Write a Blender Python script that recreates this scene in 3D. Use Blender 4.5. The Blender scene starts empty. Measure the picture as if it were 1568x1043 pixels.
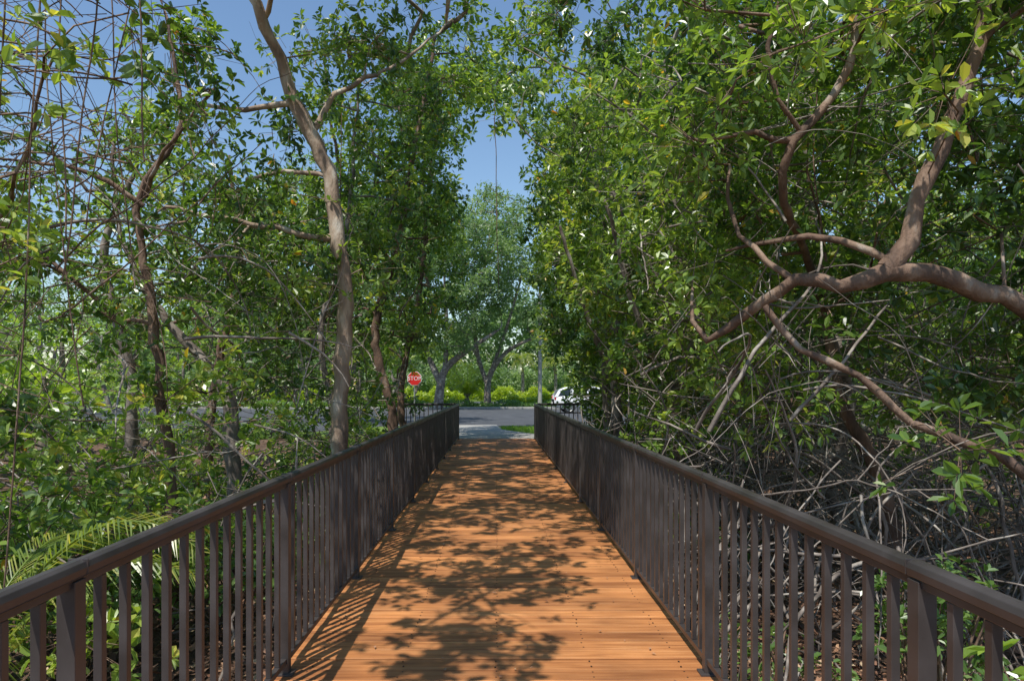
import bpy, math, numpy as np
from mathutils import Vector, noise
rng=np.random.default_rng(7)
scene=bpy.context.scene
# ---------------------------------------------------------------- sun / sky
SUN=np.array([-0.21,-0.41,0.88]); SUN/=np.linalg.norm(SUN)
world=bpy.data.worlds.new("World"); scene.world=world; world.use_nodes=True
nt=world.node_tree; bg=nt.nodes['Background']
sky=nt.nodes.new('ShaderNodeTexSky'); sky.sky_type='NISHITA'; sky.sun_disc=False
sky.sun_elevation=math.asin(SUN[2]); sky.sun_rotation=math.atan2(SUN[0],SUN[1])
sky.air_density=1.35; sky.dust_density=0.1; sky.ozone_density=5.0
nt.links.new(sky.outputs[0],bg.inputs[0]); bg.inputs[1].default_value=0.15
sl=bpy.data.lights.new("sun","SUN"); sl.energy=5.0; sl.angle=math.radians(0.5); sl.color=(1,0.96,0.88)
so=bpy.data.objects.new("sun",sl); scene.collection.objects.link(so)
so.rotation_euler=Vector(SUN).to_track_quat('Z','Y').to_euler()
# ---------------------------------------------------------------- camera
cam=bpy.data.cameras.new("camera"); co=bpy.data.objects.new("camera",cam); scene.collection.objects.link(co)
co.location=(0,0,1.54); co.rotation_euler=(math.radians(90),0,0)
cam.lens=24; cam.sensor_width=36; cam.shift_x=0.015; cam.shift_y=0.046; cam.clip_end=2000; cam.clip_start=0.05
scene.camera=co
scene.view_settings.view_transform='Standard'; scene.view_settings.look='None'; scene.view_settings.exposure=0
# ---------------------------------------------------------------- materials
def newmat(n):
    m=bpy.data.materials.new(n); m.use_nodes=True; t=m.node_tree
    return m,t,t.nodes['Principled BSDF'],t.nodes['Material Output']
def ramp(t,stops):
    r=t.nodes.new('ShaderNodeValToRGB'); e=r.color_ramp.elements
    e[0].position=stops[0][0]; e[0].color=(*stops[0][1],1); e[1].position=stops[-1][0]; e[1].color=(*stops[-1][1],1)
    for p,c in stops[1:-1]:
        k=e.new(p); k.color=(*c,1)
    return r
def leafmat(name,stops,trans=0.38,rough=0.33,tint=(1.25,1.2,0.5)):
    m,t,b,o=newmat(name)
    a=t.nodes.new('ShaderNodeAttribute'); a.attribute_name='rnd'
    r=ramp(t,stops); t.links.new(a.outputs['Fac'],r.inputs[0]); t.links.new(r.outputs[0],b.inputs['Base Color'])
    b.inputs['Roughness'].default_value=rough
    b.inputs['Specular IOR Level'].default_value=0.8
    tr=t.nodes.new('ShaderNodeBsdfTranslucent')
    mx=t.nodes.new('ShaderNodeMix'); mx.data_type='RGBA'; mx.blend_type='MULTIPLY'; mx.inputs['Factor'].default_value=1
    t.links.new(r.outputs[0],mx.inputs['A']); mx.inputs['B'].default_value=(*[min(4,2.0*x) for x in tint],1)
    t.links.new(mx.outputs['Result'],tr.inputs['Color'])
    ms=t.nodes.new('ShaderNodeMixShader'); ms.inputs[0].default_value=trans
    t.links.new(b.outputs[0],ms.inputs[1]); t.links.new(tr.outputs[0],ms.inputs[2]); t.links.new(ms.outputs[0],o.inputs['Surface'])
    return m
LEAF=leafmat('mangrove_leaf',[(0,(0.032,0.070,0.020)),(0.3,(0.068,0.135,0.028)),(0.6,(0.15,0.245,0.045)),(0.85,(0.28,0.38,0.075)),(0.95,(0.40,0.45,0.11)),(0.985,(0.58,0.42,0.05)),(1,(0.42,0.18,0.04))])
SHRUB=leafmat('shrub_leaf',[(0,(0.045,0.10,0.028)),(0.5,(0.11,0.20,0.048)),(1,(0.22,0.33,0.085))])
OAK=leafmat('oak_leaf',[(0,(0.085,0.135,0.06)),(0.5,(0.15,0.225,0.085)),(1,(0.25,0.33,0.12))],rough=0.5,tint=(1.1,1.2,0.7))
HEDGE=leafmat('hedge_leaf',[(0,(0.16,0.24,0.02)),(0.5,(0.30,0.38,0.03)),(1,(0.42,0.48,0.05))])
BR=leafmat('bright_shrub_leaf',[(0,(0.11,0.18,0.03)),(0.5,(0.20,0.31,0.045)),(1,(0.33,0.43,0.07))])
PALM=leafmat('palm_leaf',[(0,(0.10,0.16,0.03)),(0.6,(0.19,0.26,0.04)),(1,(0.38,0.37,0.09))])
GRASSM=leafmat('grass_blade',[(0,(0.10,0.20,0.02)),(1,(0.22,0.34,0.04))],rough=0.6)
LITTER=leafmat('dead_leaf',[(0,(0.07,0.035,0.02)),(0.5,(0.24,0.11,0.06)),(0.85,(0.42,0.23,0.13)),(1,(0.58,0.44,0.27))],trans=0.05,rough=0.7,tint=(.5,.5,.5))
def texmat(name,stops,scale=4,detail=6,rough=0.8,bump=0.3,bscale=30,stretch=(1,1,1),dist=0.02):
    m,t,b,o=newmat(name)
    tc=t.nodes.new('ShaderNodeTexCoord'); mp=t.nodes.new('ShaderNodeMapping'); mp.inputs['Scale'].default_value=stretch
    t.links.new(tc.outputs['Object'],mp.inputs[0])
    n=t.nodes.new('ShaderNodeTexNoise'); n.inputs['Scale'].default_value=scale; n.inputs['Detail'].default_value=detail
    t.links.new(mp.outputs[0],n.inputs[0])
    r=ramp(t,stops); t.links.new(n.outputs[0],r.inputs[0]); t.links.new(r.outputs[0],b.inputs['Base Color'])
    n2=t.nodes.new('ShaderNodeTexNoise'); n2.inputs['Scale'].default_value=bscale; n2.inputs['Detail'].default_value=4
    t.links.new(mp.outputs[0],n2.inputs[0])
    bp=t.nodes.new('ShaderNodeBump'); bp.inputs['Strength'].default_value=bump; bp.inputs['Distance'].default_value=dist
    t.links.new(n2.outputs[0],bp.inputs['Height']); t.links.new(bp.outputs[0],b.inputs['Normal'])
    b.inputs['Roughness'].default_value=rough
    return m
BARK=texmat('bark',[(0.3,(0.06,0.038,0.027)),(0.5,(0.155,0.092,0.062)),(0.62,(0.25,0.165,0.115)),(0.72,(0.38,0.33,0.28))],scale=5,bump=1.0,bscale=40,stretch=(1,1,0.45),dist=0.015)
SUNLITBARK=texmat('sunlit_tan_bark',[(0.3,(0.15,0.105,0.08)),(0.48,(0.31,0.22,0.16)),(0.6,(0.43,0.34,0.26)),(0.72,(0.54,0.50,0.44))],scale=6,bump=0.9,bscale=38,stretch=(1,1,0.4),dist=0.014)  # tan bark with sunlight put into the colour, lighter for the left trunk
GREYBARK=texmat('grey_bark',[(0.3,(0.09,0.07,0.06)),(0.55,(0.24,0.20,0.17)),(0.7,(0.43,0.39,0.34))],scale=5,bump=0.6,bscale=40,dist=0.01)
SOIL=texmat('soil',[(0.3,(0.04,0.026,0.017)),(0.55,(0.13,0.073,0.045)),(0.7,(0.22,0.13,0.085))],scale=3,bump=1,bscale=20,dist=0.05)
ASPH=texmat('asphalt',[(0.3,(0.05,0.053,0.06)),(0.7,(0.095,0.098,0.108))],scale=1.2,rough=0.85,bump=0.3,bscale=80)
CONC=texmat('concrete',[(0.3,(0.29,0.275,0.25)),(0.7,(0.42,0.40,0.37))],scale=2,rough=0.85,bump=0.2,bscale=60)
GRASSG=texmat('lawn',[(0.3,(0.09,0.16,0.02)),(0.7,(0.18,0.26,0.035))],scale=2,rough=0.9,bump=0.6,bscale=50)
STONE=texmat('stone',[(0.3,(0.16,0.15,0.14)),(0.7,(0.38,0.36,0.34))],scale=6,bump=0.6,bscale=15)
def plain(name,c,rough=0.4,metal=0,coat=0):
    m,t,b,o=newmat(name); b.inputs['Base Color'].default_value=(*c,1); b.inputs['Roughness'].default_value=rough; b.inputs['Metallic'].default_value=metal
    b.inputs['Coat Weight'].default_value=coat
    return m
CARW=plain('car_paint',(0.8,0.8,0.8),0.25,0,0.6); GLASS=plain('car_glass',(0.02,0.025,0.03),0.05); TYRE=plain('tyre',(0.02,0.02,0.02),0.8)
ALLOY=plain('alloy',(0.5,0.5,0.5),0.3,1); TAIL=plain('tail_light',(0.5,0.01,0.01),0.2)
SIGNR=plain('sign_red',(0.65,0.02,0.02),0.4); SIGNW=plain('sign_white',(0.8,0.8,0.8),0.4); STEEL=plain('galvanised',(0.4,0.4,0.4),0.45,0.6)
SCREW=plain('screw_head',(0.07,0.04,0.025),0.5,0.3)
def railmat():
    m,t,b,o=newmat('bronze_powder_coat')
    tc=t.nodes.new('ShaderNodeTexCoord'); n=t.nodes.new('ShaderNodeTexNoise'); n.inputs['Scale'].default_value=6; n.inputs['Detail'].default_value=8
    t.links.new(tc.outputs['Object'],n.inputs[0])
    r=ramp(t,[(0.3,(0.038,0.032,0.030)),(0.7,(0.070,0.060,0.058))]); t.links.new(n.outputs[0],r.inputs[0]); t.links.new(r.outputs[0],b.inputs['Base Color'])
    r2=ramp(t,[(0.35,(0.32,)*3),(0.7,(0.50,)*3)]); t.links.new(n.outputs[0],r2.inputs[0]); t.links.new(r2.outputs[0],b.inputs['Roughness'])
    return m
RAIL=railmat()
def deckmat():
    m,t,b,o=newmat('stained_deck_board')
    a=t.nodes.new('ShaderNodeAttribute'); a.attribute_name='rnd'
    tc=t.nodes.new('ShaderNodeTexCoord')
    add=t.nodes.new('ShaderNodeVectorMath'); add.operation='MULTIPLY_ADD'
    t.links.new(a.outputs['Fac'],add.inputs[0]); add.inputs[1].default_value=(37,11,5); t.links.new(tc.outputs['Object'],add.inputs[2])
    mp=t.nodes.new('ShaderNodeMapping'); mp.inputs['Scale'].default_value=(1.2,26,26); t.links.new(add.outputs[0],mp.inputs[0])
    n=t.nodes.new('ShaderNodeTexNoise'); n.inputs['Scale'].default_value=1.6; n.inputs['Detail'].default_value=7; n.inputs['Distortion'].default_value=0.6
    t.links.new(mp.outputs[0],n.inputs[0])
    n3=t.nodes.new('ShaderNodeTexNoise'); n3.inputs['Scale'].default_value=2.2; n3.inputs['Detail'].default_value=5
    t.links.new(tc.outputs['Object'],n3.inputs[0])
    r=ramp(t,[(0.25,(0.30,0.105,0.032)),(0.5,(0.53,0.215,0.068)),(0.75,(0.66,0.315,0.12))]); t.links.new(n.outputs[0],r.inputs[0])
    r1=ramp(t,[(0.0,(0.68,0.63,0.61)),(1,(1.1,1.1,1.12))]); t.links.new(a.outputs['Fac'],r1.inputs[0])
    r3=ramp(t,[(0.35,(0.74,0.74,0.78)),(0.65,(1.08,1.08,1.08))]); t.links.new(n3.outputs[0],r3.inputs[0])
    m1=t.nodes.new('ShaderNodeMix'); m1.data_type='RGBA'; m1.blend_type='MULTIPLY'; m1.inputs['Factor'].default_value=1
    t.links.new(r.outputs[0],m1.inputs['A']); t.links.new(r1.outputs[0],m1.inputs['B'])
    m2=t.nodes.new('ShaderNodeMix'); m2.data_type='RGBA'; m2.blend_type='MULTIPLY'; m2.inputs['Factor'].default_value=1
    t.links.new(m1.outputs['Result'],m2.inputs['A']); t.links.new(r3.outputs[0],m2.inputs['B'])
    t.links.new(m2.outputs['Result'],b.inputs['Base Color'])
    bp=t.nodes.new('ShaderNodeBump'); bp.inputs['Strength'].default_value=0.5; bp.inputs['Distance'].default_value=0.005
    t.links.new(n.outputs[0],bp.inputs['Height']); t.links.new(bp.outputs[0],b.inputs['Normal'])
    b.inputs['Roughness'].default_value=0.62
    return m
DECK=deckmat(); TIMBER=texmat('timber_frame',[(0.3,(0.05,0.032,0.022)),(0.7,(0.10,0.065,0.045))],scale=3)
# ---------------------------------------------------------------- mesh assembly
class Acc:
    def __init__(s): s.V=[];s.Q=[];s.M=[];s.R=[];s.S=[];s.n=0
    def add(s,V,Q,m,R=0.5,smooth=False):
        V=np.asarray(V,float).reshape(-1,3); Q=np.asarray(Q,int).reshape(-1,4)
        if len(V)==0: return
        s.V.append(V); s.Q.append(Q+s.n); s.M.append(np.full(len(Q),m)); s.S.append(np.full(len(Q),smooth))
        s.R.append(np.broadcast_to(np.asarray(R,float),(len(V),)).copy()); s.n+=len(V)
    def box(s,c,d,m=0,R=0.5,rotz=0.0):
        x,y,z=[k/2 for k in d]
        P=np.array([(-x,-y,-z),(x,-y,-z),(x,y,-z),(-x,y,-z),(-x,-y,z),(x,-y,z),(x,y,z),(-x,y,z)])
        if rotz: 
            cs,sn=math.cos(rotz),math.sin(rotz); P=P@np.array([[cs,sn,0],[-sn,cs,0],[0,0,1]])
        s.add(P+np.array(c),[(0,3,2,1),(4,5,6,7),(0,1,5,4),(1,2,6,5),(2,3,7,6),(3,0,4,7)],m,R)
    def build(s,name,mats,parent=None,bevel=0):
        if s.n==0: return None
        V=np.concatenate(s.V);Q=np.concatenate(s.Q);M=np.concatenate(s.M);R=np.concatenate(s.R);S=np.concatenate(s.S)
        me=bpy.data.meshes.new(name); me.vertices.add(len(V)); me.vertices.foreach_set('co',V.astype(np.float32).ravel())
        me.loops.add(len(Q)*4); me.loops.foreach_set('vertex_index',Q.astype(np.int32).ravel())
        me.polygons.add(len(Q)); me.polygons.foreach_set('loop_start',np.arange(0,len(Q)*4,4,dtype=np.int32))
        me.polygons.foreach_set('material_index',M.astype(np.int32)); me.polygons.foreach_set('use_smooth',S.astype(bool))
        a=me.attributes.new('rnd','FLOAT','POINT'); a.data.foreach_set('value',R.astype(np.float32))
        for m in mats: me.materials.append(m)
        me.update(calc_edges=True)
        ob=bpy.data.objects.new(name,me); scene.collection.objects.link(ob)
        if parent: ob.parent=parent
        if bevel:
            b=ob.modifiers.new('bevel','BEVEL'); b.width=bevel; b.segments=2; b.limit_method='ANGLE'
        return ob
def norm(a): return a/np.maximum(np.linalg.norm(a,axis=-1,keepdims=True),1e-9)
def tube(acc,P,r,sides=6,m=0,R=0.5):
    P=np.asarray(P,float); r=np.broadcast_to(np.asarray(r,float),(len(P),))
    if len(P)<2: return
    T=norm(np.gradient(P,axis=0)); ref=np.array([0.31,0.87,0.38]) 
    if abs(T[0]@ref)>0.85: ref=np.array([1.0,0,0.1])
    U=norm(np.cross(T,ref)); W=np.cross(T,U)
    a=np.linspace(0,2*np.pi,sides,endpoint=False)
    V=P[:,None,:]+r[:,None,None]*(np.cos(a)[None,:,None]*U[:,None,:]+np.sin(a)[None,:,None]*W[:,None,:])
    k=len(P); i=np.arange(k-1)[:,None]*sides; j=np.arange(sides)[None,:]; j2=(j+1)%sides
    Q=np.stack([i+j,i+j2,i+sides+j2,i+sides+j],-1).reshape(-1,4)
    acc.add(V.reshape(-1,3),Q,m,R,True)
def smoothline(P,step=0.15):
    P=np.asarray(P,float); n=len(P); out=[]
    for i in range(n-1):
        p0=P[max(i-1,0)];p1=P[i];p2=P[i+1];p3=P[min(i+2,n-1)]
        k=max(1,int(np.linalg.norm((p2-p1)[:3])/step))
        for t in np.arange(k)/k:
            out.append(0.5*((2*p1)+(-p0+p2)*t+(2*p0-5*p1+4*p2-p3)*t*t+(-p0+3*p1-3*p2+p3)*t**3))
    out.append(P[-1]); return np.array(out)
def sticks(acc,A,B,r0,r1,m=0):
    N=len(A)
    if N==0: return
    T=norm(B-A); U=norm(np.cross(T,np.array([0.3,0.2,0.93]))); W=np.cross(T,U)
    V=np.zeros((N,6,3))
    for k in range(3):
        a=2.094*k; d=math.cos(a)*U+math.sin(a)*W
        V[:,k]=A+d*np.reshape(r0,(-1,1)); V[:,3+k]=B+d*np.reshape(r1,(-1,1))
    Q=np.array([(0,1,4,3),(1,2,5,4),(2,0,3,5)])[None]+np.arange(N)[:,None,None]*6
    acc.add(V.reshape(-1,3),Q.reshape(-1,4),m,0.5,True)
def leaves(acc,P,A,L,nl,R,m=1,aspect=0.46,simple=False,spread=(35,95),droop=0.15,stem=0.05):
    """P twig tips, A twig axes, L leaf length per tip, R colour value per tip"""
    N=len(P)
    if N==0: return
    A=norm(A); ref=np.where(np.abs(A[:,2:3])>0.9,np.array([[1.,0,0]]),np.array([[0,0,1.]]))
    U=norm(np.cross(A,ref)); W=np.cross(A,U)
    P=np.repeat(P,nl,0);A=np.repeat(A,nl,0);U=np.repeat(U,nl,0);W=np.repeat(W,nl,0)
    L=np.repeat(L,nl)*rng.uniform(0.6,1.15,N*nl); Rr=np.repeat(R,nl)
    k=np.tile(np.arange(nl),N); phi=k*2.4+rng.uniform(0,1.2,N*nl)+np.repeat(rng.uniform(0,6.28,N),nl)
    th=np.radians(rng.uniform(spread[0],spread[1],N*nl))
    d=A*np.cos(th)[:,None]+(U*np.cos(phi)[:,None]+W*np.sin(phi)[:,None])*np.sin(th)[:,None]
    d[:,2]-=droop; d=norm(d)
    up=A*0.6+np.array([0,0,0.5])+rng.normal(0,0.35,A.shape)
    w=norm(np.cross(d,up)); n=np.cross(w,d)
    B=P-A*(rng.uniform(0,1,N*nl)*stem)[:,None]+d*(L*0.1)[:,None]
    wd=L*aspect*0.5*rng.uniform(0.8,1.15,N*nl)
    l_=L[:,None]; w_=wd[:,None]
    rr=np.clip(0.55*Rr+0.45*rng.uniform(0,1,N*nl),0,0.96)
    yl=rng.uniform(0,1,N*nl); rr=np.where(yl>0.993,rng.uniform(0.965,1,N*nl),rr) if m==1 else rr
    if simple:
        V=np.stack([B,B+d*l_*.5+w*w_+n*w_*.2,B+d*l_,B+d*l_*.5-w*w_+n*w_*.2],1)
        Q=np.arange(N*nl)[:,None]*4+np.array([[0,1,2,3]]); acc.add(V,Q,m,np.repeat(rr,4))
    else:
        f=n*w_*0.38
        tip=B+d*l_-n*l_*0.10
        V=np.stack([B,B+d*l_*.32+w*w_*.85+f,B+d*l_*.72+w*w_*.95+f-n*l_*.02,tip,B+d*l_*.72-w*w_*.95+f-n*l_*.02,B+d*l_*.32-w*w_*.85+f],1)
        o=np.arange(N*nl)[:,None]*6
        Q=np.concatenate([o+np.array([[0,1,2,3]]),o+np.array([[0,3,4,5]])],0); acc.add(V,Q,m,np.repeat(rr,6))
def fleck(hx,hy):
    s=lambda a,b,c:np.sin(a*hx+b*hy+c)
    q=(.8*s(3.1,1.3,0.3)+.8*s(-2.2,2.1,1.7)+.7*s(1.2,-3.3,4.1)+s(6.1,4.2,2.2)+s(-7.2,3.4,0.6)+s(5.5,-8.1,3.3)+s(11,7,1)+s(-9,13,2)+.9*s(17,-9,2.7)+.9*s(4,17,5)+.7*s(-21,11,1.1))/4
    q=q+0.45
    q=q-np.clip((5.0-hy)*1.2,0,3)
    q=q-np.clip((hx-0.45)*1.2,0,.9)*np.clip((7.5-hy)/2.5,0,1)
    blob=((hx+0.15)/0.55)**2+((hy-4.0)/0.5)**2
    q=np.where((blob<1)&(s(9,8,1)+s(-12,7,2)>-.6),.5,q)
    return q
def shadow_keep(P):
    """cut leaves out of the canopy so the masked sun flecks reach the deck"""
    hx=P[:,0]-SUN[0]/SUN[2]*P[:,2]; hy=P[:,1]-SUN[1]/SUN[2]*P[:,2]
    on=(np.abs(hx)<1.35)&(hy>-1)&(hy<21)
    return (~on)|(fleck(hx,hy)>0)
# ---------------------------------------------------------------- skeletons (world metres)
trees=[]
def T(name,pts,mat=BARK): trees.append(dict(name=name,limbs=pts,mat=mat))
T('mangrove_tree',[
 [(-1.9,8,-1,.145),(-1.85,8,-.2,.125),(-1.84,8,.73,.105),(-1.81,8,1.8,.094),(-1.76,8,2.64,.088),(-1.88,8,3.33,.083),(-1.95,8,3.94,.083),(-2.1,8,4.4,.088),(-2.33,7.9,4.86,.077),(-2.46,7.8,5.3,.066),(-2.65,7.5,5.73,.056),(-2.9,7.2,6.6,.04),(-3.0,7.2,7.6,.02)],
 [(-1.88,8,3.3,.05),(-2.2,7.95,3.30,.04),(-2.53,7.9,3.38,.034),(-3.1,7.6,3.42,.028),(-3.6,7.4,3.5,.018)],
 [(-2.15,8,4.55,.042),(-1.9,8.1,5.0,.034),(-1.6,8.3,5.3,.028),(-1.2,8.7,5.7,.02),(-.6,9.2,6.5,.012)],
 [(-2.3,7.9,4.85,.04),(-2.9,7.9,4.75,.03),(-3.6,8,4.9,.02)],
 [(-2.6,7.6,5.6,.03),(-2.0,7.0,6.3,.024),(-1.3,6.4,6.6,.016),(-.6,5.6,6.4,.01)],
 [(-1.95,8,4.0,.03),(-2.5,8.1,4.1,.026),(-3.0,8.2,4.05,.018)]],SUNLITBARK)
T('mangrove_tree',[[(-3.3,7,-1,.07),(-3.34,7,.56,.058),(-3.48,7,1.83,.05),(-3.58,7,2.64,.043),(-3.65,7,3.51,.034),(-3.3,7.1,4.3,.026),(-3.5,7.2,5.5,.016)],
 [(-3.62,7,3.4,.028),(-4.1,6.8,3.7,.02),(-4.8,6.6,3.75,.012)],[(-3.6,7,3.5,.028),(-3.2,6.6,3.8,.018),(-2.6,6.3,4.3,.012)]])
T('mangrove_tree',[[(-3.4,9,-1,.12),(-3.49,9,.97,.10),(-3.53,9,1.49,.085),(-3.96,9,2.0,.065),(-4.29,9,2.35,.055),(-4.9,9,3.4,.035),(-5.2,9.2,5,.02)]],GREYBARK)
T('mangrove_tree',[[(-2.2,14,-.9,.12),(-2.15,14,1,.105),(-2.5,14,2.6,.085),(-2.0,13.8,4.5,.07),(-1.6,13.6,6.5,.05),(-1.2,13.5,8.5,.03)],[(-2.1,13.9,4,.05),(-3,13.6,5.5,.04),(-3.4,13.4,8,.02)]])
T('mangrove_tree',[[(-2.2,17.5,-.5,.11),(-2.45,17.5,1.5,.09),(-2.0,17.6,4,.07),(-1.7,17.6,7,.05),(-1.4,17.5,9.5,.03)]])
T('mangrove_tree',[[(-4.6,5.2,-1,.06),(-4.3,5.2,1,.05),(-4.4,5.1,2.4,.036),(-4.0,5.1,3.8,.024),(-4.1,5,5.3,.012)],[(-4.4,5.2,1.5,.02),(-3.7,5,2.6,.016),(-3.1,4.8,3.9,.01)],[(-4.0,5.1,3.8,.02),(-3.2,4.4,5.0,.016),(-2.3,3.6,5.6,.012),(-1.4,3.0,5.7,.008)]])
T('mangrove_tree',[[(-5.9,10.5,-1,.1),(-5.6,10.5,1.5,.085),(-6,10.4,3.5,.065),(-5.4,10.3,5.0,.03),(-5.5,10,5.6,.02)]],GREYBARK)
T('mangrove_tree',[[(-6.2,14.5,-1,.1),(-6,14.5,1.5,.09),(-5.5,14.4,4,.07),(-5.6,14.3,6.4,.03)]])
T('mangrove_tree',[[(-4.4,19,-.4,.1),(-4.6,19,1.5,.09),(-4.2,19,4,.07),(-4.0,19,8.5,.03)]])
T('mangrove_tree',[[(-3.0,11.7,-1,.065),(-2.75,11.6,.8,.055),(-2.95,11.5,2.4,.048),(-2.5,11.4,4.2,.035),(-2.3,11.3,6.5,.02)]],GREYBARK)
# right
T('buttonwood_tree',[
 [(5.7,5.6,-1,.13),(4.9,5.3,1.2,.11),(4.35,5.1,1.98,.09),(4.1,5.05,1.98,.08),(3.87,5,2.17,.078),(3.54,5,2.24,.068),(3.16,5,2.40,.066),(2.85,5,2.40,.075),(2.54,5,2.30,.054),(2.29,5.2,2.36,.048),(2.07,5.4,2.20,.042),(1.9,5.6,2.02,.036),(1.74,5.7,1.93,.03),(1.66,5.8,2.1,.02),(1.72,6.0,2.4,.012)],
 [(2.85,5,2.40,.075),(2.99,5,2.61,.07),(3.07,5,2.90,.062),(3.27,5,3.28,.058),(3.38,5,3.66,.057),(3.56,5,4.10,.054),(3.58,5,4.57,.05),(3.8,5,5.6,.04),(3.7,5.1,6.6,.02)],
 [(3.5,5,4.0,.026),(3.75,4.9,4.25,.02),(4.1,4.8,4.35,.015)],
 [(2.29,5.2,2.33,.026),(2.05,5.5,2.65,.022),(1.98,5.8,3.0,.018),(2.05,6,3.5,.012)],
 [(2.04,5.2,2.16,.028),(2.29,5.1,1.83,.028),(2.63,5,1.63,.028),(3.0,4.9,1.30,.03),(3.31,4.8,1.16,.032),(3.63,4.7,.95,.034),(4.5,4.6,.3,.04),(5.0,4.5,-.9,.05)],
 [(3.87,5,2.17,.04),(4.0,4.9,1.9,.03),(4.15,4.8,1.75,.022),(4.5,4.7,1.6,.012)],
 [(2.9,5,2.45,.028),(2.6,5.2,2.66,.028),(2.25,5.5,2.72,.02),(1.95,5.8,2.7,.012)]])
T('buttonwood_tree',[[(4.2,7.2,-1,.1),(4.02,7,.36,.085),(3.82,7,.83,.07),(3.55,7,1.37,.055),(3.4,7,2.2,.042),(2.9,6.4,2.8,.037),(2.4,5.7,3.1,.037),(2.39,5.5,3.53,.037),(2.58,5.5,3.75,.034),(2.84,5.5,4.09,.031),(2.89,5.5,4.46,.027),(2.8,5.6,5.4,.016)],
 [(2.39,5.5,3.53,.028),(2.05,5.5,3.59,.022),(1.68,5.6,3.57,.014),(1.4,5.7,3.7,.008)],[(2.45,5.5,3.6,.022),(2.15,5.4,4.0,.018),(2.2,5.3,4.6,.012)]])
for (x,y,h) in [(2.7,9.6,7),(2.6,12.8,8.5),(2.9,16.6,10),(5.0,9.6,7.5),(6.2,13,9),(4.9,17.5,10),(6.6,7.2,6.5),(3.4,19.3,9.5)]:
    P=[]; lx=rng.uniform(-1.0,.1); 
    for i,t in enumerate(np.linspace(0,1,7)): P.append((x+lx*t+rng.normal(0,.15),y+rng.normal(0,.12)-t*.4,-1+t*(h+1)*.86,.1*(1-t)+.02))
    j=P[2]; T('buttonwood_tree',[P,[j[:3]+(.05,),(j[0]-.6,j[1]-.5,j[2]+1.2,.04),(j[0]-1.1,j[1]-.9,j[2]+2.6,.025)]],GREYBARK)
# ---------------------------------------------------------------- global node arrays
NP=[];NPar=[];NR=[];NT=[];chains=[]
for ti,t in enumerate(trees):
    for li,l in enumerate(t['limbs']):
        S=smoothline(l,0.16)
        S[1:-1,:3]+=rng.normal(0,0.014,(len(S)-2,3)); S[:,3]*=1+rng.normal(0,.07,len(S))
        par=-1
        if li>0:
            idx=[i for i in range(len(NP)) if NT[i]==ti]; D=[np.linalg.norm(NP[i]-S[0,:3]) for i in idx]; par=idx[int(np.argmin(D))]
        ch=[]
        for q in S:
            NP.append(q[:3]);NPar.append(par);NR.append(q[3]);NT.append(ti); par=len(NP)-1; ch.append(par)
        chains.append((ti,ch,True))
base_n=len(NP)
# ---------------------------------------------------------------- leaf cluster centres
def dens(x,y,z):
    s=1 if x>0 else -1; u=abs(x)
    n=noise.noise(Vector((x*.55+3,y*.55,z*.55)))+.5*noise.noise(Vector((x*1.3,y*1.3+7,z*1.3)))
    w=noise.noise(Vector((y*.8,z*.8,s*9)))
    col=noise.noise(Vector((x*.8,y*.45,11.3)))
    arch=2.0+.385*y+1.3*noise.noise(Vector((x*.7,y*.45,4.2)))
    if s<0:
        uin=1.6 if z<4 else 1.6-(z-4)*0.35
        if y>12: uin=max(uin,1.25 if z>2.6 else 2.5)
        if z>arch: uin=-1 if y>8 else uin
        if y<7.6: uin=max(uin,2.2 if z<4.6 else 1.6)
        if 7.2<y<11: uin=max(uin,2.0 if z<2.8 else 1.2)
        if y<4.2: uin=max(uin,2.7)
        top=4.6+y*.33+2.8*col
        if u>3: top=4.0+.12*y+.5*n+col
        uin+=max(-.3,w*.6) if z>2.6 else 0
    else:
        uin=1.75 if z<1.2 else 1.75-(z-1.2)*0.18
        if y>12: uin=max(uin,1.25 if z>2.6 else 2.3)
        if z>arch: uin=-1 if y>8 else uin-.4
        if y<7: uin=max(uin,1.7-(z>3.6)*.5)
        top=(5.4 if y<6.5 else 3.5+y*.36)+n+(3.4*col if y>6.5 else 0)
        uin+=max(-.25,w*1.1) if z>1.5 else 0
    if u<uin or z>top: return 0
    if u<1.4 and z<3.0: return 0
    d=1.0
    if s<0:
        if z<2.6: d=.34
        if z<0.35: d=.7
        if z<-.4: d=0
        if y<6.5 and z>1.2: d*=.38
        if u>4.5: d*=.6
        if u>5 and z<2.4 and y>9: d*=.25
        if n<-.08: d*=.05
        if z>3.4 and x<-2.6 and n<.08: d*=.07
    else:
        if z<.9: d=.3 if y>8 else .05
        if z<-.1: d*=.3
        if y<9 and z<1.9 and u>2.1: d*=.3
        if y<4.9: d*=.12 if z<4.0 else .45
        elif y<6.2 and z<1.6: d*=.15
        if n<-.10: d*=.06
    if z>arch and u<2.6: d*=(.72 if n>-.02 else .06)
    if u>6: d*=.55
    return d
C=[]
for _ in range(60000):
    y=rng.uniform(2.6,23); x=rng.uniform(-1,1)*min(9.5,0.85*y+2.2); z=rng.uniform(-.6,13)
    if z>1.54+.60*y+1.0 : continue
    if rng.uniform()<dens(x,y,z)*.41: C.append((x,y,z))
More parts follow.
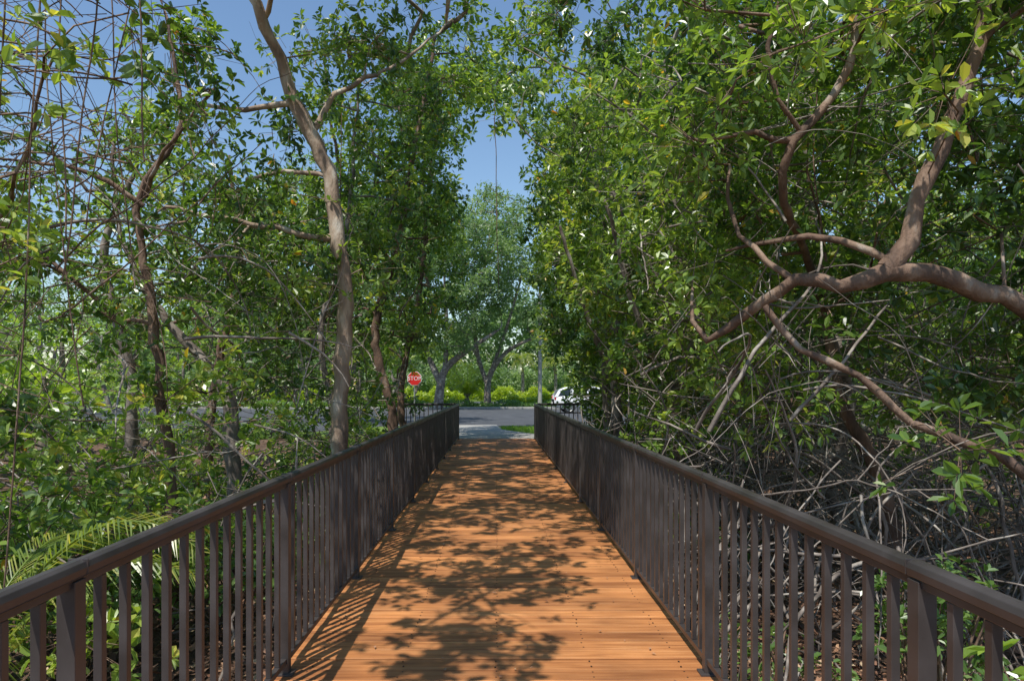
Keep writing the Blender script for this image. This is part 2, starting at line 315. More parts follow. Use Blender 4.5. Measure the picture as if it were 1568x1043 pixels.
# unseen leaf clusters added above the view to cast shade on the deck
def over(hx,hy,z): C.append((hx+SUN[0]/SUN[2]*z,hy+SUN[1]/SUN[2]*z,z))
for _ in range(16): over(-.15+rng.normal()*.3,4.0+rng.normal()*.3,rng.uniform(4.3,5.2))
k=0
while k<360:
    hx,hy=rng.uniform(-1.5,1.4),rng.uniform(4.9,20.5); yc=(hy-.88)/1.29; z=max(4.2,2.0+.6*yc)+rng.uniform(0,1.0)
    if float(fleck(np.array(hx),np.array(hy)))<-.15: continue
    over(hx,hy,z); k+=1
C=np.array(C); 
order=np.argsort([np.min(np.linalg.norm(np.array(NP[:base_n])-c,axis=1)) for c in C]); C=C[order]
print('clusters',len(C))
buf=np.zeros((base_n+len(C)*25,3)); buf[:base_n]=np.array(NP); nn=base_n
count=np.zeros(len(buf))
clT=[]
for c in C:
    N_=buf[:nn]; D=np.linalg.norm(N_-c,axis=1)+0.5*np.maximum(0,N_[:,2]-c[2])
    D=D+np.where(N_[:,0]*c[0]<0,1.5,0)
    i=int(np.argmin(D)); a=N_[i].copy(); l=np.linalg.norm(c-a); k=max(1,min(20,int(l/.28)))
    par=i; ch=[i]; off=rng.normal(0,.10*l,3); off[2]=abs(off[2])*.3+.04*l
    off2=rng.normal(0,.035*l,3)
    for j in range(1,k+1):
        t=j/k; p=a+(c-a)*t+off*math.sin(math.pi*t)+off2*math.sin(2*math.pi*t)
        buf[nn]=p; NPar.append(par);NR.append(.005);NT.append(NT[i]); par=nn; ch.append(nn); nn+=1
    chains.append((NT[i],ch,False)); clT.append(NT[i]); count[par]+=1
for i in range(nn-1,-1,-1):
    if NPar[i]>=0 and NPar[i]<i: count[NPar[i]]+=count[i]
rad=np.maximum(np.array(NR),np.minimum(.0062*np.sqrt(np.maximum(count[:nn],1)),.045))
for i in range(base_n): rad[i]=NR[i]
accs=[Acc() for _ in trees]
for ti,ch,main in chains:
    r=rad[ch].copy()
    if not main: r[0]=min(r[0],r[1]*1.1)
    tube(accs[ti],buf[ch],r,9 if main else (5 if r.max()>.012 else 3),0)
# rosettes
dist=np.linalg.norm(C[:,:2],axis=1)
clT=np.array(clT); nroS=np.where(dist<11,16,11)
idx=np.repeat(np.arange(len(C)),nroS)
off=rng.normal(0,1,(len(idx),3)); off=norm(off)*(rng.uniform(0.15,1,len(idx))**.6)[:,None]*np.array([.52,.52,.38])
P=C[idx]+off
keep=shadow_keep(P)
keep&=~((np.abs(P[:,0])<1.25)&(P[:,2]<2.6))
keep&=~((np.linalg.norm(P-np.array([0,0,1.54]),axis=1)<2.6))
P=P[keep];off=off[keep];idx=idx[keep]
cr=np.clip(np.array([.48+1.1*noise.noise(Vector(c*.5)) for c in C])+rng.normal(0,.24,len(C)),0,1)
A=norm(off)+np.array([0,0,.55])+rng.normal(0,.3,off.shape)
rosT=clT[idx]; near=dist[idx]<12
Ls=np.where(near,.108,.15)*np.where(dist[idx]>17,1.2,1)
st=C[idx]+off*.25
print('rosettes',len(P))
for ti,t in enumerate(trees):
    a=accs[ti]; k=rosT==ti
    sticks(a,st[k],P[k],np.full(k.sum(),.0035),np.full(k.sum(),.0018),0)
    kk=k&near; leaves(a,P[kk],A[kk],Ls[kk],7,cr[idx[kk]])
    kk=k&~near; leaves(a,P[kk],A[kk],Ls[kk],6,cr[idx[kk]],simple=True,aspect=.5)
    a.build(t['name'],[t['mat'],LEAF])
# ---------------------------------------------------------------- terrain
def gz(x,y):
    d=-.8
    f=np.clip((y-17.5)/3.2,0,1); f=f*f*(3-2*f)
    g=np.clip((np.abs(x)-16)/5,0,1); f=np.maximum(f,g)
    b=np.clip((-y-2)/3,0,1); f=np.maximum(f,b)
    return d*(1-f)-0.03*f+(1-f)*.12*np.sin(x*1.1+.5*y)*np.cos(y*.9-x*.3)
xs=np.concatenate([np.linspace(-600,-30,12),np.linspace(-26,26,131),np.linspace(30,600,12)]); ys=np.concatenate([np.linspace(-60,-8,8),np.linspace(-6,30,91),np.linspace(34,900,14)])
X,Y=np.meshgrid(xs,ys); Z=gz(X,Y); V=np.stack([X,Y,Z],-1).reshape(-1,3); nx=len(xs); 
i=(np.arange(len(ys)-1)[:,None]*nx+np.arange(nx-1)[None]).ravel()
g=Acc(); g.add(V,np.stack([i,i+1,i+1+nx,i+nx],-1),0,.5,True); g.build('ground',[SOIL])
def sheet(name,poly,z,mat):
    me=bpy.data.meshes.new(name); me.from_pydata([(x,y,z) for x,y in poly],[],[tuple(range(len(poly)))]); me.materials.append(mat)
    o=bpy.data.objects.new(name,me); scene.collection.objects.link(o); return o
sheet('lawn',[(-90,21.5),(90,21.5),(90,27.5),(-90,27.5)],-.02,GRASSG)
sheet('asphalt_road',[(-120,27.5),(-9,27.5),(120,27.5),(120,50),(-120,50)],-.012,ASPH)
sheet('parking_lane',[(-60,23.0),(-7,23.0),(-4.5,27.6),(-60,27.6)],-.008,ASPH)
sheet('footpath',[(-1.25,20.62),(1.25,20.62),(1.35,22.5),(.2,25.2),(.0,28.2),(-4.2,28.2),(-2.4,24.5),(-1.35,22.5)],0.0,CONC)
a=Acc(); a.box((0,50.15,.03),(200,.3,.2),0); a.box((20.6,27.4,.02),(38,.2,.14),0); a.build('kerb',[CONC],bevel=.02)
sheet('median_lawn',[(-100,50.3),(100,50.3),(100,64),(-100,64)],.03,GRASSG)
sheet('far_road',[(-120,64),(120,64),(120,76),(-120,76)],-.01,ASPH)
sheet('far_lawn',[(-150,76),(150,76),(150,200),(-150,200)],.0,GRASSG)
# ---------------------------------------------------------------- boardwalk
a=Acc(); y=-2.0
while y<20.55:
    w=.14; a.box((rng.normal(0,.004),y+w/2,-.019+rng.normal(0,.0018)),(2.46,w-.011,.038),0,rng.uniform(0,1)); 
    y+=w
for sx in (-1,1):
    a.box((sx*1.16,9.2,-.16),(.06,22.6,.23),1)
for xx in (-.5,.5): a.box((xx,9.2,-.17),(.06,22.4,.24),1)
for yy in np.arange(-1.5,20,2.6):
    a.box((0,yy,-.37),(2.4,.16,.16),1)
    for sx in(-.95,.95): a.box((sx,yy,-.75),(.16,.16,.6),1)
bw=a.build('boardwalk',[DECK,TIMBER],bevel=.003)
a=Acc()
for k in range(161):
    yy=-2+k*.14+.035
    for xx in (-1.02,-.52,0.0,.52,1.02):
        for dy in (0,.07): a.box((xx+rng.normal(0,.006),yy+dy+rng.normal(0,.003),.0008),(.009,.009,.003),0)
a.build('screws',[SCREW],bw)
def railing(name,p0,p1,posts,endcap=True):
    """straight balustrade between ground points p0,p1"""
    a=Acc(); p0=np.array(p0,float);p1=np.array(p1,float);L=np.linalg.norm(p1-p0); d=(p1-p0)/L; nrm=np.array([-d[1],d[0]]); rz=math.atan2(d[1],d[0])
    def at(t,z): q=p0+d*t; return (q[0],q[1],z)
    prof=[(-.025,1.032),(.025,1.032),(.027,1.053),(.021,1.068),(.009,1.074),(-.009,1.074),(-.021,1.068),(-.027,1.053)]
    V=[];
    for t in (0,L):
        for o,z in prof: q=p0+d*t+nrm*o; V.append((q[0],q[1],z))
    n=len(prof); Q=[(i,(i+1)%n,n+(i+1)%n,n+i) for i in range(n)]+[(0,1,2,3),(0,3,4,7),(4,5,6,7),(8,9,10,11),(8,11,12,15),(12,13,14,15)]
    a.add(V,Q,0)
    a.box(at(L/2,.075),(L-.02,.032,.03),0,rotz=rz)
    a.box(at(L/2,1.019),(L-.02,.034,.022),0,rotz=rz)
    for t in posts:
        a.box(at(t,.51),(.05,.05,1.03),0,rotz=rz); a.box(at(t,.006),(.085,.10,.012),0,rotz=rz)
        a.box(at(t+.03,1.0535),(.004,.056,.044),0,rotz=rz)
    ps=list(posts)
    for q0,q1 in zip(ps[:-1],ps[1:]):
        k=max(2,round((q1-q0)/.1335))
        for j in range(1,k): a.box(at(q0+(q1-q0)*j/k,.548),(.0255,.0255,.915),0,rotz=rz)
    return a.build(name,[RAIL],bevel=.0025)
y0=-1.87
posts=[1.85*k for k in range(0,13)]
for sx in(-1,1): railing('metal_railing',(sx*1.14,y0),(sx*1.14,y0+posts[-1]),posts)
railing('metal_fence',(1.22,20.45),(9.0,20.75),[0.03+1.85*k for k in range(5)])
railing('metal_fence',(-1.22,20.45),(-3.0,20.45),[0.03,1.75])
def flat(acc,P,L,asp,m,tilt=.25,R=None):
    n=len(P); ang=rng.uniform(0,6.28,n); d=np.stack([np.cos(ang),np.sin(ang),rng.normal(0,tilt,n)],-1); w=np.stack([-np.sin(ang),np.cos(ang),rng.normal(0,tilt,n)],-1)
    L=L[:,None]; V=np.stack([P-d*L/2,P+w*L*asp/2-d*L*.1+[0,0,.004],P+d*L/2,P-w*L*asp/2-d*L*.1+[0,0,.004]],1)
    acc.add(V,np.arange(n)[:,None]*4+np.array([[0,1,2,3]]),m,np.repeat(rng.uniform(0,1,n) if R is None else R,4))
a=Acc(); n=170; P=np.stack([rng.uniform(-1.08,1.08,n)*1.0,2.5+rng.uniform(0,1,n)**1.5*17,np.full(n,.012)],-1)
flat(a,P,rng.uniform(.015,.05,n),.5,0,.1,rng.uniform(.3,1,n)); a.build('fallen_leaves',[LITTER])
n=46000; s=rng.choice([-1,1],n); u=1.2+rng.uniform(0,1,n)**1.4*8; yy=1+rng.uniform(0,1,n)**1.3*16
P=np.stack([s*u,yy,gz(s*u,yy)+rng.uniform(.0,.06,n)],-1); a=Acc(); flat(a,P,rng.uniform(.05,.12,n),.5,0,.4); a.build('leaf_litter',[LITTER])
# ---------------------------------------------------------------- tangled bare branches / prop roots
def tangle(name,n,xr,yr,zr,rmax,mat,lenr=(1,2.6)):
    a=Acc()
    for _ in range(n):
        p=np.array([rng.uniform(*xr),rng.uniform(*yr),rng.uniform(*zr)]); L=rng.uniform(*lenr)
        th=rng.uniform(0,6.28); d=np.array([math.cos(th),math.sin(th)*.8,rng.normal(.25,.6)]); d/=np.linalg.norm(d); k=int(L/.12)+2; P=[p]
        bend=rng.normal(0,.05,3); bend[2]-=.03
        for j in range(k):
            d=d+bend+rng.normal(0,.09,3); d/=np.linalg.norm(d); q=P[-1]+d*.12
            if abs(q[0])<1.3: break
            P.append(q)
        if len(P)<4: continue
        r=rmax*rng.uniform(.15,1)**1.8+.003; tube(a,P,np.linspace(r,r*.4,len(P)),4,0)
        if rng.uniform()<.6:
            j=len(P)//2; dd=norm(rng.normal(0,1,3)); Q=[P[j]+dd*.1*i+np.array([0,0,.01*i*i*rng.uniform(-.5,.5)]) for i in range(int(rng.uniform(4,10)))]
            Q=[q for q in Q if abs(q[0])>1.3]
            tube(a,Q,np.linspace(r*.6,r*.25,len(Q)) if len(Q)>1 else r,3,0)
    a.build(name,[mat])
tangle('bare_branches',880,(1.6,7.5),(5.0,12),(-.8,1.8),.018,GREYBARK)
tangle('bare_branches',340,(-8,-1.6),(5,14),(-.8,3.2),.015,GREYBARK)
tangle('bare_branches',200,(-5.5,-2.4),(3.8,6.5),(1.6,5.2),.007,BARK,(.8,2.2))
tangle('bare_branches',220,(1.6,5),(5.2,8),(1.5,4.8),.010,GREYBARK,(.6,1.8))
a=Acc()
for _ in range(260):
    s=1 if rng.uniform()<.76 else -1
    x=s*rng.uniform(1.7,7); y=rng.uniform(5,13); h=rng.uniform(.3,1.6); g_=float(gz(np.array(x),np.array(y)))
    dx,dy=rng.normal(0,.6,2); P=[]
    for t in np.linspace(0,1,9):
        P.append((x+dx*t*(1-.3*t)+rng.normal(0,.02),y+dy*t,g_-.05+(h+.1)*(1-t)**.6*(.6+.4*(1-t))))
    P=[p for p in P if abs(p[0])>1.35]
    tube(a,P,rng.uniform(.006,.018),5,0)
a.build('prop_roots',[GREYBARK])
a=Acc()
for x,y,z0,z1 in [(-2.62,4,4.6,.3),(-2.87,4,4.8,1.1),(-2.4,4.2,4.7,2.2),(-.03,12,6.6,3.3),(-2.2,4.1,4.7,2.9),(-3.3,5,5,1.4),(-3.0,5.2,5.4,2.3),(-2.6,5,5.4,2.7),(-1.95,8.6,5,2.2),(2.9,6.2,4.6,3.2),(-2.75,4.4,4.9,2.5)]:
    k=24; P=[]; x_=x; y_=y; dx=rng.normal(0,.006)
    for z in np.linspace(z0,z1,k): dx+=rng.normal(0,.006); x_+=dx*.6; P.append((x_,y_,z))
    tube(a,P,.0055 if x<-1 else .007,5,0)
a.build('hanging_vines',[BARK])
# ---------------------------------------------------------------- shrubs
def shrub(name,c,r,n,L,mat=SHRUB,nl=7,asp=.45):
    a=Acc(); c=np.array(c,float); o=norm(rng.normal(0,1,(n,3)))*(rng.uniform(.2,1,n)**.5)[:,None]; o[:,2]=np.abs(o[:,2])*1.0-.12
    P=c+o*np.array(r); k=np.abs(P[:,0])>1.27; P=P[k];o=o[k]; n=len(P)
    root=np.array([c[0],c[1],float(gz(c[0],c[1]))-.05]); 
    for j in range(0,n,7):
        m_=(root+P[j])/2+rng.normal(0,.07,3)*np.array(r); tube(a,smoothline([root+rng.normal(0,.03,3)*[1,1,0],m_,P[j]],.15),np.array(.008),4,0)
    sticks(a,P-norm(o+[0,0,.8])*L*1.8,P,np.full(n,.004),np.full(n,.002),0)
    leaves(a,P,norm(o+[0,0,.6])+rng.normal(0,.2,o.shape),np.full(n,L),nl,rng.uniform(.2,.9,n),aspect=asp)
    a.build(name,[BARK,mat])
shrub('green_shrub',(2.0,2.3,.1),(.45,.45,.8),75,.12,BR,8,.36)
shrub('green_shrub',(2.5,3.2,-.5),(.5,.5,.5),60,.09,BR,8,.4)
shrub('green_shrub',(2.75,4.3,-.1),(.45,.45,.8),130,.075,SHRUB)
shrub('green_shrub',(1.9,4.6,-.45),(.5,.9,.5),90,.07,SHRUB)
for x,y,r in [(-2.5,6.4,.7),(-3.4,5.6,.7),(-2.7,7.6,.8),(-4.0,6.6,.9),(-2.3,9.5,.8),(-5.2,7.6,.9),(-3.3,9.8,.9),(-2.2,11.6,.9),(-2.7,14,.9),(-5.4,10,1.),(-2.8,16.5,.9)]:
    shrub('green_shrub',(x,y,-.35),(r,r*.9,.95),int(190*r),.105,SHRUB)
for x,y,r in [(2.2,12,.8),(2.3,14.5,.9),(2.9,17,.9),(3.4,19,1.0),(4.6,19.2,1)]:
    shrub('green_shrub',(x,y,-.3),(r*.8,r,1.2),200,.10,SHRUB)
for x,y,r in [(-7,21.6,1.0),(-9,21.8,1.1),(-11.5,21.5,1.1),(-14,21.8,1.2)]:
    shrub('green_shrub',(x,y,.0),(r*1.2,r,.85),170,.15,SHRUB)
# ---------------------------------------------------------------- palms
def frond(acc,p,az,L,up,droop,nl=34,ll=.3,m=1,w=.022):
    t=np.linspace(0,1,nl); h=np.array([math.cos(az),math.sin(az),0])
    P=np.array(p)+h*(L*t)[:,None]*.95+np.array([0,0,1])*(up*np.sin(t*1.7)*1.0-droop*t**2.2)[:,None]
    tube(acc,P,np.linspace(.012,.003,nl)*max(1,L/1.5),4,0,.5)
    T_=norm(np.gradient(P,axis=0)); s=np.array([-h[1],h[0],0])
    for sd in (-1,1):
        i=np.arange(3,nl); b=P[i]; l=ll*np.sin(np.clip(t[i]*.9+.12,0,1)*3.0)[:,None]**.6+.04
        d=norm(T_[i]*.75+s*sd*.8+np.array([0,0,.12])+rng.normal(0,.06,(len(i),3)))
        mid=b+d*l*.5; tip=b+d*l*.95-np.array([0,0,1])*l*.42
        wv=norm(T_[i])*w
        V=np.stack([b-wv*.4,b+wv*.4,mid+wv*.6,mid-wv*.6,tip+wv*.05,tip-wv*.05],1); o=np.arange(len(i))[:,None]*6
        acc.add(V,np.concatenate([o+[[0,1,2,3]],o+[[3,2,4,5]]],0),m,np.repeat(rng.uniform(0,1,len(i)),6))
a=Acc()
pc=np.array([-3.1,3.75,-.3])
tube(a,[pc-[0,0,.7],pc-[0,0,.3],pc],[.06,.05,.035],8,0)
for az,L,up,dr in [(-.12,1.65,1.42,.42),(.3,1.4,1.0,.3),(-.7,1.2,.95,.6),(1.4,1.3,1.1,.4),(2.6,1.3,1.1,.4),(-2.2,1.2,1.0,.5)]:
    frond(a,pc,az,L,up,dr,60,.28,w=.011)
a.build('palm_plant',[PALM,PALM])
a=Acc(); pc=np.array([-2.4,55.5,.7]); tube(a,[pc-[0,0,.8],pc],[.25,.2],8,0)
for k in range(30): frond(a,pc,k*2.4,rng.uniform(2.2,3.1),rng.uniform(1.2,3.4),rng.uniform(.6,1.4),26,.7,w=.07)
a.build('sago_palm',[GREYBARK,HEDGE])
for (x,y) in [(3.0,80.5),(7,82),(-6,92)]:
    a=Acc(); tube(a,smoothline([(x,y,0),(x+.1,y,2.4),(x-.1,y,4.6)],.5),.2,8,0)
    for k in range(22): frond(a,np.array([x-.1,y,4.6]),k*2.4,rng.uniform(1.6,2.3),rng.uniform(.2,1.6),rng.uniform(.6,1.8),20,.7,w=.08)
    a.build('palm_tree',[GREYBARK,PALM])
# ---------------------------------------------------------------- distant trees
def bigtree(name,base,limbs,cl,R,nper,L,mat=OAK,r0=.3):
    a=Acc(); base=np.array(base,float); nodes=[]; 
    for l in limbs:
        S=smoothline([(base[0]+q[0],base[1]+q[1],base[2]+q[2],q[3]) for q in l],.5); tube(a,S[:,:3],S[:,3],8,0); nodes+=list(S[:,:3])
    nodes=np.array(nodes); cl=base+cl; o=np.argsort([np.min(np.linalg.norm(nodes-c,axis=1)) for c in cl]); cl=cl[o]
    for c in cl:
        D=np.linalg.norm(nodes-c,axis=1)+.6*np.maximum(0,nodes[:,2]-c[2]); q=nodes[np.argmin(D)]; l=np.linalg.norm(c-q); t=np.linspace(0,1,6)[:,None]
        P=q+(c-q)*t+rng.normal(0,.12*l,3)*np.sin(np.pi*t); tube(a,P,np.linspace(.03+.012*l,.02,6),4,0); nodes=np.vstack([nodes,P[2:]])
    n=len(cl)*nper; i=np.repeat(np.arange(len(cl)),nper); off=norm(rng.normal(0,1,(n,3)))*(rng.uniform(0,1,n)**.5)[:,None]*np.array([R,R,R*.6])
    leaves(a,cl[i]+off,norm(off)+[0,0,.6],np.full(n,L),4,rng.uniform(.1,.9,len(cl))[i],simple=True,aspect=.55,stem=.2)
    a.build(name,[GREYBARK,mat])
def crown(n,rx,ry,z0,z1,hollow=.45,cut=-.1,seed=0):
    out=[]; zc=(z0+z1)/2; rz=(z1-z0)/2
    while len(out)<n:
        v=rng.uniform(-1,1,3); q=np.linalg.norm(v)
        if q>1 or q<hollow: continue
        if noise.noise(Vector(v*2.2)+Vector((seed,seed,0)))<cut: continue
        out.append((v[0]*rx,v[1]*ry,zc+v[2]*rz))
    return np.array(out)
bigtree('oak_tree',(-.7,53,0),[[(0,0,-.1,.34),(0,0,1.6,.26),(.3,0,2.8,.22),(1.6,-.2,4.4,.15),(3.6,-.3,5.4,.1)],[(0,0,1.7,.2),(-.8,.2,4.2,.17),(-1.0,.2,7.5,.14),(-.2,.1,11,.1),(.3,0,14.5,.05)],[(-.8,.2,4,.15),(-2.6,.3,7,.11),(-4,.3,10,.06)],[(.2,0,2.6,.16),(1.4,.5,6,.13),(2.6,.4,10,.08)]],
        crown(280,5.6,4.5,3.8,17.2,.3,-.02,3),1.0,24,.26)
bigtree('oak_tree',(-4.2,49,0),[[(0,0,-.1,.42),(.15,0,1.5,.33),(.6,0,3,.26),(2.4,0,4.4,.18),(4.2,0,5.6,.1)],[(.2,0,1.8,.26),(-1,.2,4.5,.2),(-2,.1,8,.12),(-2.2,0,12,.06)],[(.5,0,2.8,.2),(.6,.2,6,.15),(.4,.2,10,.08)]],
        crown(250,5.5,5,3.8,14.5,.35,-.05,9),1.0,24,.26)
bigtree('oak_tree',(10,58,0),[[(0,0,-.1,.4),(-.3,0,2.5,.3),(-2.4,0,4.6,.2),(-5,0,6.0,.1)],[(-.2,0,2.2,.26),(1,0,6,.2),(1.5,0,11,.08)]],
        crown(230,6.5,5,4.0,13.5,.35,-.05,5),1.1,22,.28)
bigtree('oak_tree',(-6.6,29.5,0),[[(0,0,-.1,.28),(.2,0,2,.22),(1.2,-.1,4.2,.16),(2.6,.1,6.5,.1)],[(.2,0,2,.2),(-.9,.2,5,.15),(-1.2,0,9,.07)]],  # oak added here to throw shade on the road
        crown(150,4.4,4.4,4.6,11.5,.3,-.05,2),.9,24,.2)
def mass(name,pts,R,nper,L,mat,trunks=True):
    a=Acc(); pts=np.array(pts); n=len(pts)*nper; i=np.repeat(np.arange(len(pts)),nper)
    off=norm(rng.normal(0,1,(n,3)))*(rng.uniform(0,1,n)**.5)[:,None]*np.array([R,R,R*.65])
    leaves(a,pts[i]+off,norm(off)+[0,0,.6],np.full(n,L),3,rng.uniform(0,1,len(pts))[i],simple=True,aspect=.6,stem=.3)
    if trunks:
        for c in pts[::5]:
            if c[2]<8: tube(a,[(c[0]+rng.normal(0,.5),c[1],-.1),(c[0]+rng.normal(0,.5),c[1],c[2]*.5),c],[.16,.12,.05],5,0)
    a.build(name,[GREYBARK,mat])
pts=[]
for _ in range(1500):
    x=rng.uniform(-60,60); y=rng.uniform(95,110); h=12+2.5*math.sin(x*.13)+2*math.sin(x*.31+1)
    pts.append((x,y,rng.uniform(.5,h)))
mass('distant_trees',pts,2.3,20,.8,OAK)
pts=[]
for _ in range(190): pts.append((rng.uniform(-14,14),rng.uniform(84,90),rng.uniform(.4,4.2)))
mass('distant_trees',pts,1.3,26,.45,OAK,False)
pts=[]
for _ in range(380):
    x=rng.uniform(13,42); y=rng.uniform(24,48) if x>24 else rng.uniform(20,26)+(x-13)*.5
    pts.append((x,y,rng.uniform(1.0,9+1.5*math.sin(x))))
mass('distant_trees',pts,1.4,22,.34,LEAF)
pts=[]
for _ in range(190):
    pts.append((rng.uniform(9.5,20),rng.uniform(8,22),rng.uniform(-.2,6.5)))
mass('distant_trees',pts,1.1,24,.22,LEAF)
pts=[]
for _ in range(380):
    x=-rng.uniform(24,40); pts.append((x,rng.uniform(14,48),rng.uniform(.6,8.0)))
for _ in range(150):
    pts.append((-rng.uniform(9.5,20),rng.uniform(8,20),rng.uniform(-.3,3.6)))
mass('distant_trees',pts,1.3,24,.28,BR)
pts=[]
for _ in range(420):
    s=rng.choice([-1,1],p=[.65,.35]); x=s*rng.uniform(7.5 if s<0 else 9,45) ; y=rng.uniform(52,62)
    pts.append((x,y,rng.uniform(1.8,10.5)))
mass('distant_trees',pts,1.6,24,.38,OAK)
def hedge(name,x0,x1,y0,y1,h,n,L,mat):
    a=Acc(); P=np.stack([rng.uniform(x0,x1,n),rng.uniform(y0,y1,n),rng.uniform(0,1,n)**.6*h],-1); P[:,2]*=(.8+.25*np.sin(P[:,0]*1.7)+.1*np.sin(P[:,0]*5))
    leaves(a,P,rng.normal(0,.6,P.shape)+[0,-.3,1],np.full(n,L),4,rng.uniform(0,1,n),simple=True,aspect=.6)
    a.build(name,[GREYBARK,mat])
hedge('hedge',-40,40,77.5,79.5,1.6,8000,.3,HEDGE)
hedge('hedge',-30,-3.6,57,59,.9,4000,.25,HEDGE)
hedge('low_shrubs',-30,30,51.5,54,.55,7000,.18,SHRUB)
hedge('hedge',1.0,30,60,61.6,.9,4000,.25,HEDGE)
a=Acc(); n=16000; x=rng.uniform(.2,9,n); y=rng.uniform(22,27.3,n); k=(x>1.4-(y-22.5)*.45); x=x[k];y=y[k]
P=np.stack([x,y,np.full(len(x),-.02)],-1); h=rng.uniform(.04,.1,len(x)); d=rng.normal(0,.03,(len(x),3)); d[:,2]=h; w=rng.normal(0,.008,(len(x),3)); w[:,2]=0
a.add(np.stack([P-w,P+w,P+d+w*.1,P+d-w*.1],1),np.arange(len(x))[:,None]*4+[[0,1,2,3]],0,np.repeat(rng.uniform(0,1,len(x)),4)); a.build('grass',[GRASSM])
for (x,y,r) in [(1.75,2.2,.22),(1.6,2.7,.16),(2.1,2.75,.2),(1.55,3.3,.13),(2.0,3.6,.18)]:
    bpy.ops.mesh.primitive_ico_sphere_add(subdivisions=3,radius=r,location=(x,y,float(gz(x,y))+.03)); o=bpy.context.object; o.name='stone'
    for v in o.data.vertices: v.co*=1+.35*noise.noise(v.co*6+Vector((x*9,0,0))); 
    o.scale=(1.2,1,.6); o.data.materials.append(STONE)
# ---------------------------------------------------------------- street lamp, sign
a=Acc(); lx,ly=3.3,52
tube(a,[(lx,ly,0),(lx,ly,.25)],[.26,.24],14,0); tube(a,[(lx,ly,.2),(lx,ly,5),(lx,ly,11)],[.17,.14,.10],14,0)
tube(a,smoothline([(lx,ly,10.8),(lx-.9,ly-.2,11.2),(lx-2,ly-.4,11.3)],.3),.04,8,1); a.box((lx-2.3,ly-.45,11.28),(.8,.3,.14),1); a.box((lx-2.3,ly-.45,11.19),(.6,.24,.04),2)
a.build('street_lamp',[CONC,STEEL,SIGNW],bevel=.02)
e=bpy.data.objects.new('stop_sign',None); scene.collection.objects.link(e); e.location=(-3.25,27,0)
a=Acc(); tube(a,[(0,.03,0),(0,.03,2.2)],.03,8,0); a.build('post',[STEEL],e)
def octa(n,r,y,mat):
    me=bpy.data.meshes.new(n); vs=[(r*math.cos(math.pi/8+k*math.pi/4),y,1.9+r*math.sin(math.pi/8+k*math.pi/4)) for k in range(8)]
    vs+= [(a_,y+.004,b_) for a_,_,b_ in vs]; fs=[tuple(range(8)),tuple(range(15,7,-1))]+[(i,(i+1)%8,8+(i+1)%8,8+i) for i in range(8)]
    me.from_pydata(vs,[],fs); me.materials.append(mat); o=bpy.data.objects.new(n,me); scene.collection.objects.link(o); o.parent=e
octa('border',.30,-.006,SIGNW); octa('face',.275,-.014,SIGNR)
cu=bpy.data.curves.new('lettering','FONT'); cu.body='STOP'; cu.size=.22; cu.align_x='CENTER'; cu.align_y='CENTER'; cu.extrude=.001
lo=bpy.data.objects.new('lettering',cu); scene.collection.objects.link(lo); lo.parent=e; lo.location=(0,-.018,1.9); lo.rotation_euler=(math.pi/2,0,0); cu.materials.append(SIGNW)
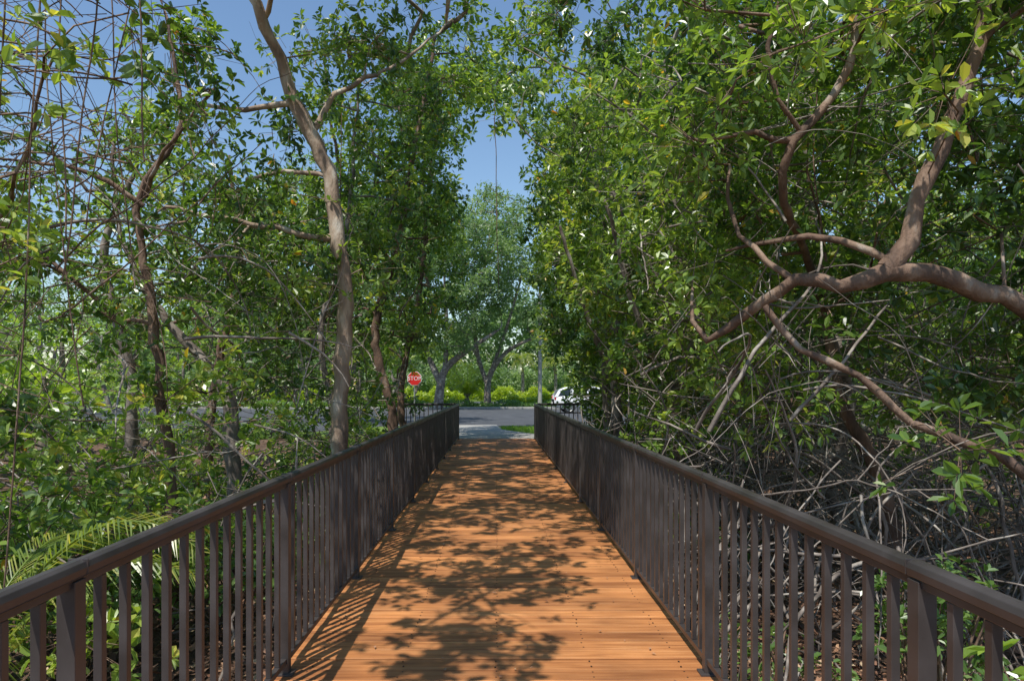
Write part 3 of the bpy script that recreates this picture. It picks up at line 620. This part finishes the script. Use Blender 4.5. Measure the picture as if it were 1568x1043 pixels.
# ---------------------------------------------------------------- car (facing +x)
def car(name,loc,rotz=0):
    e=bpy.data.objects.new(name,None); scene.collection.objects.link(e); e.location=loc; e.rotation_euler=(0,0,rotz)
    sec=[(-2.3,.42,.85,.72),(-2.22,.32,1.02,.86),(-1.7,.25,1.03,.92),(-.6,.24,1.0,.93),(.7,.24,.98,.93),(1.5,.25,.96,.91),(2.1,.3,.84,.84),(2.3,.38,.68,.70)]
    V=[];Q=[]
    for x,zb,zs,hw in sec:
        zm=(zb+zs)/2
        V+=[(x,-hw*.93,zb),(x,-hw,zm),(x,-hw*.97,zs-.06),(x,-hw*.86,zs),(x,hw*.86,zs),(x,hw*.97,zs-.06),(x,hw,zm),(x,hw*.93,zb)]
    for i in range(len(sec)-1):
        for j in range(8): Q.append((i*8+j,i*8+(j+1)%8,(i+1)*8+(j+1)%8,(i+1)*8+j))
    for b in (0,(len(sec)-1)*8): Q+= [(b,b+1,b+6,b+7),(b+1,b+2,b+5,b+6),(b+2,b+3,b+4,b+5)]
    a=Acc(); a.add(V,Q,0,.5,True)
    rs=[(-1.95,1.42,.60),(-1.6,1.56,.66),(-.8,1.64,.69),(.1,1.62,.69),(.55,1.52,.66)]
    V=[];Q=[]
    for x,z,hw in rs: V+=[(x,-hw,z-.07),(x,-hw*.85,z),(x,hw*.85,z),(x,hw,z-.07)]
    for i in range(4):
        for j in range(3): Q.append((i*4+j,i*4+j+1,i*4+j+5,i*4+j+4))
    a.add(V,Q,0,.5,True)
    for sd in(-1,1):
        for (x0,z0,x1,z1,w0) in [(-2.2,.98,-1.93,1.40,.10),(-1.25,1.0,-1.2,1.52,.09),(-.2,.99,-.25,1.56,.08),(1.35,.96,.5,1.47,.07)]:
            V=[(x0-w0,sd*.86,z0),(x0+w0,sd*.86,z0),(x1+w0,sd*.685,z1),(x1-w0,sd*.685,z1)]; V+=[(p[0],p[1]-sd*.05,p[2]) for p in V]
            a.add(V,[(0,1,2,3),(4,7,6,5),(0,4,5,1),(1,5,6,2),(2,6,7,3),(3,7,4,0)],0)
    a.build('body',[CARW],e)
    g=Acc(); 
    V=[(-2.17,-.80,.97),(1.38,-.80,.95),(.5,-.655,1.47),(-1.9,-.60,1.39),(-2.17,.80,.97),(1.38,.80,.95),(.5,.655,1.47),(-1.9,.60,1.39)]
    g.add(V,[(0,1,2,3),(5,4,7,6),(4,0,3,7),(1,5,6,2)],0); g.build('windows',[GLASS],e)
    w=Acc()
    for x in(-1.4,1.42):
        for sd in(-1,1):
            y=sd*.84; t=np.linspace(0,2*np.pi,25)[:-1]
            ring=lambda r,o:[(x+r*math.cos(q),y+sd*o,.35+r*math.sin(q)) for q in t]
            V=ring(.31,-.11)+ring(.35,-.09)+ring(.35,.09)+ring(.31,.11)+ring(.22,.11)+ring(.2,.08)+ring(.01,.09)
            for k in range(6): 
                a0=[(k*24+j,k*24+(j+1)%24,(k+1)*24+(j+1)%24,(k+1)*24+j) for j in range(24)]
                w.add(V,a0,0 if k<4 else 1,.5,True)
    w.build('wheels',[TYRE,ALLOY],e)
    l=Acc()
    for sd in(-1,1): l.box((-2.235,sd*.74,.9),(.1,.22,.2),0); l.box((2.18,sd*.62,.72),(.16,.28,.12),1)
    l.box((-2.29,0,.5),(.05,1.3,.12),2)
    l.build('lights',[TAIL,SIGNW,TYRE],e,bevel=.015)
car('parked_car',(5.75,42,0),0.03)
print('done')
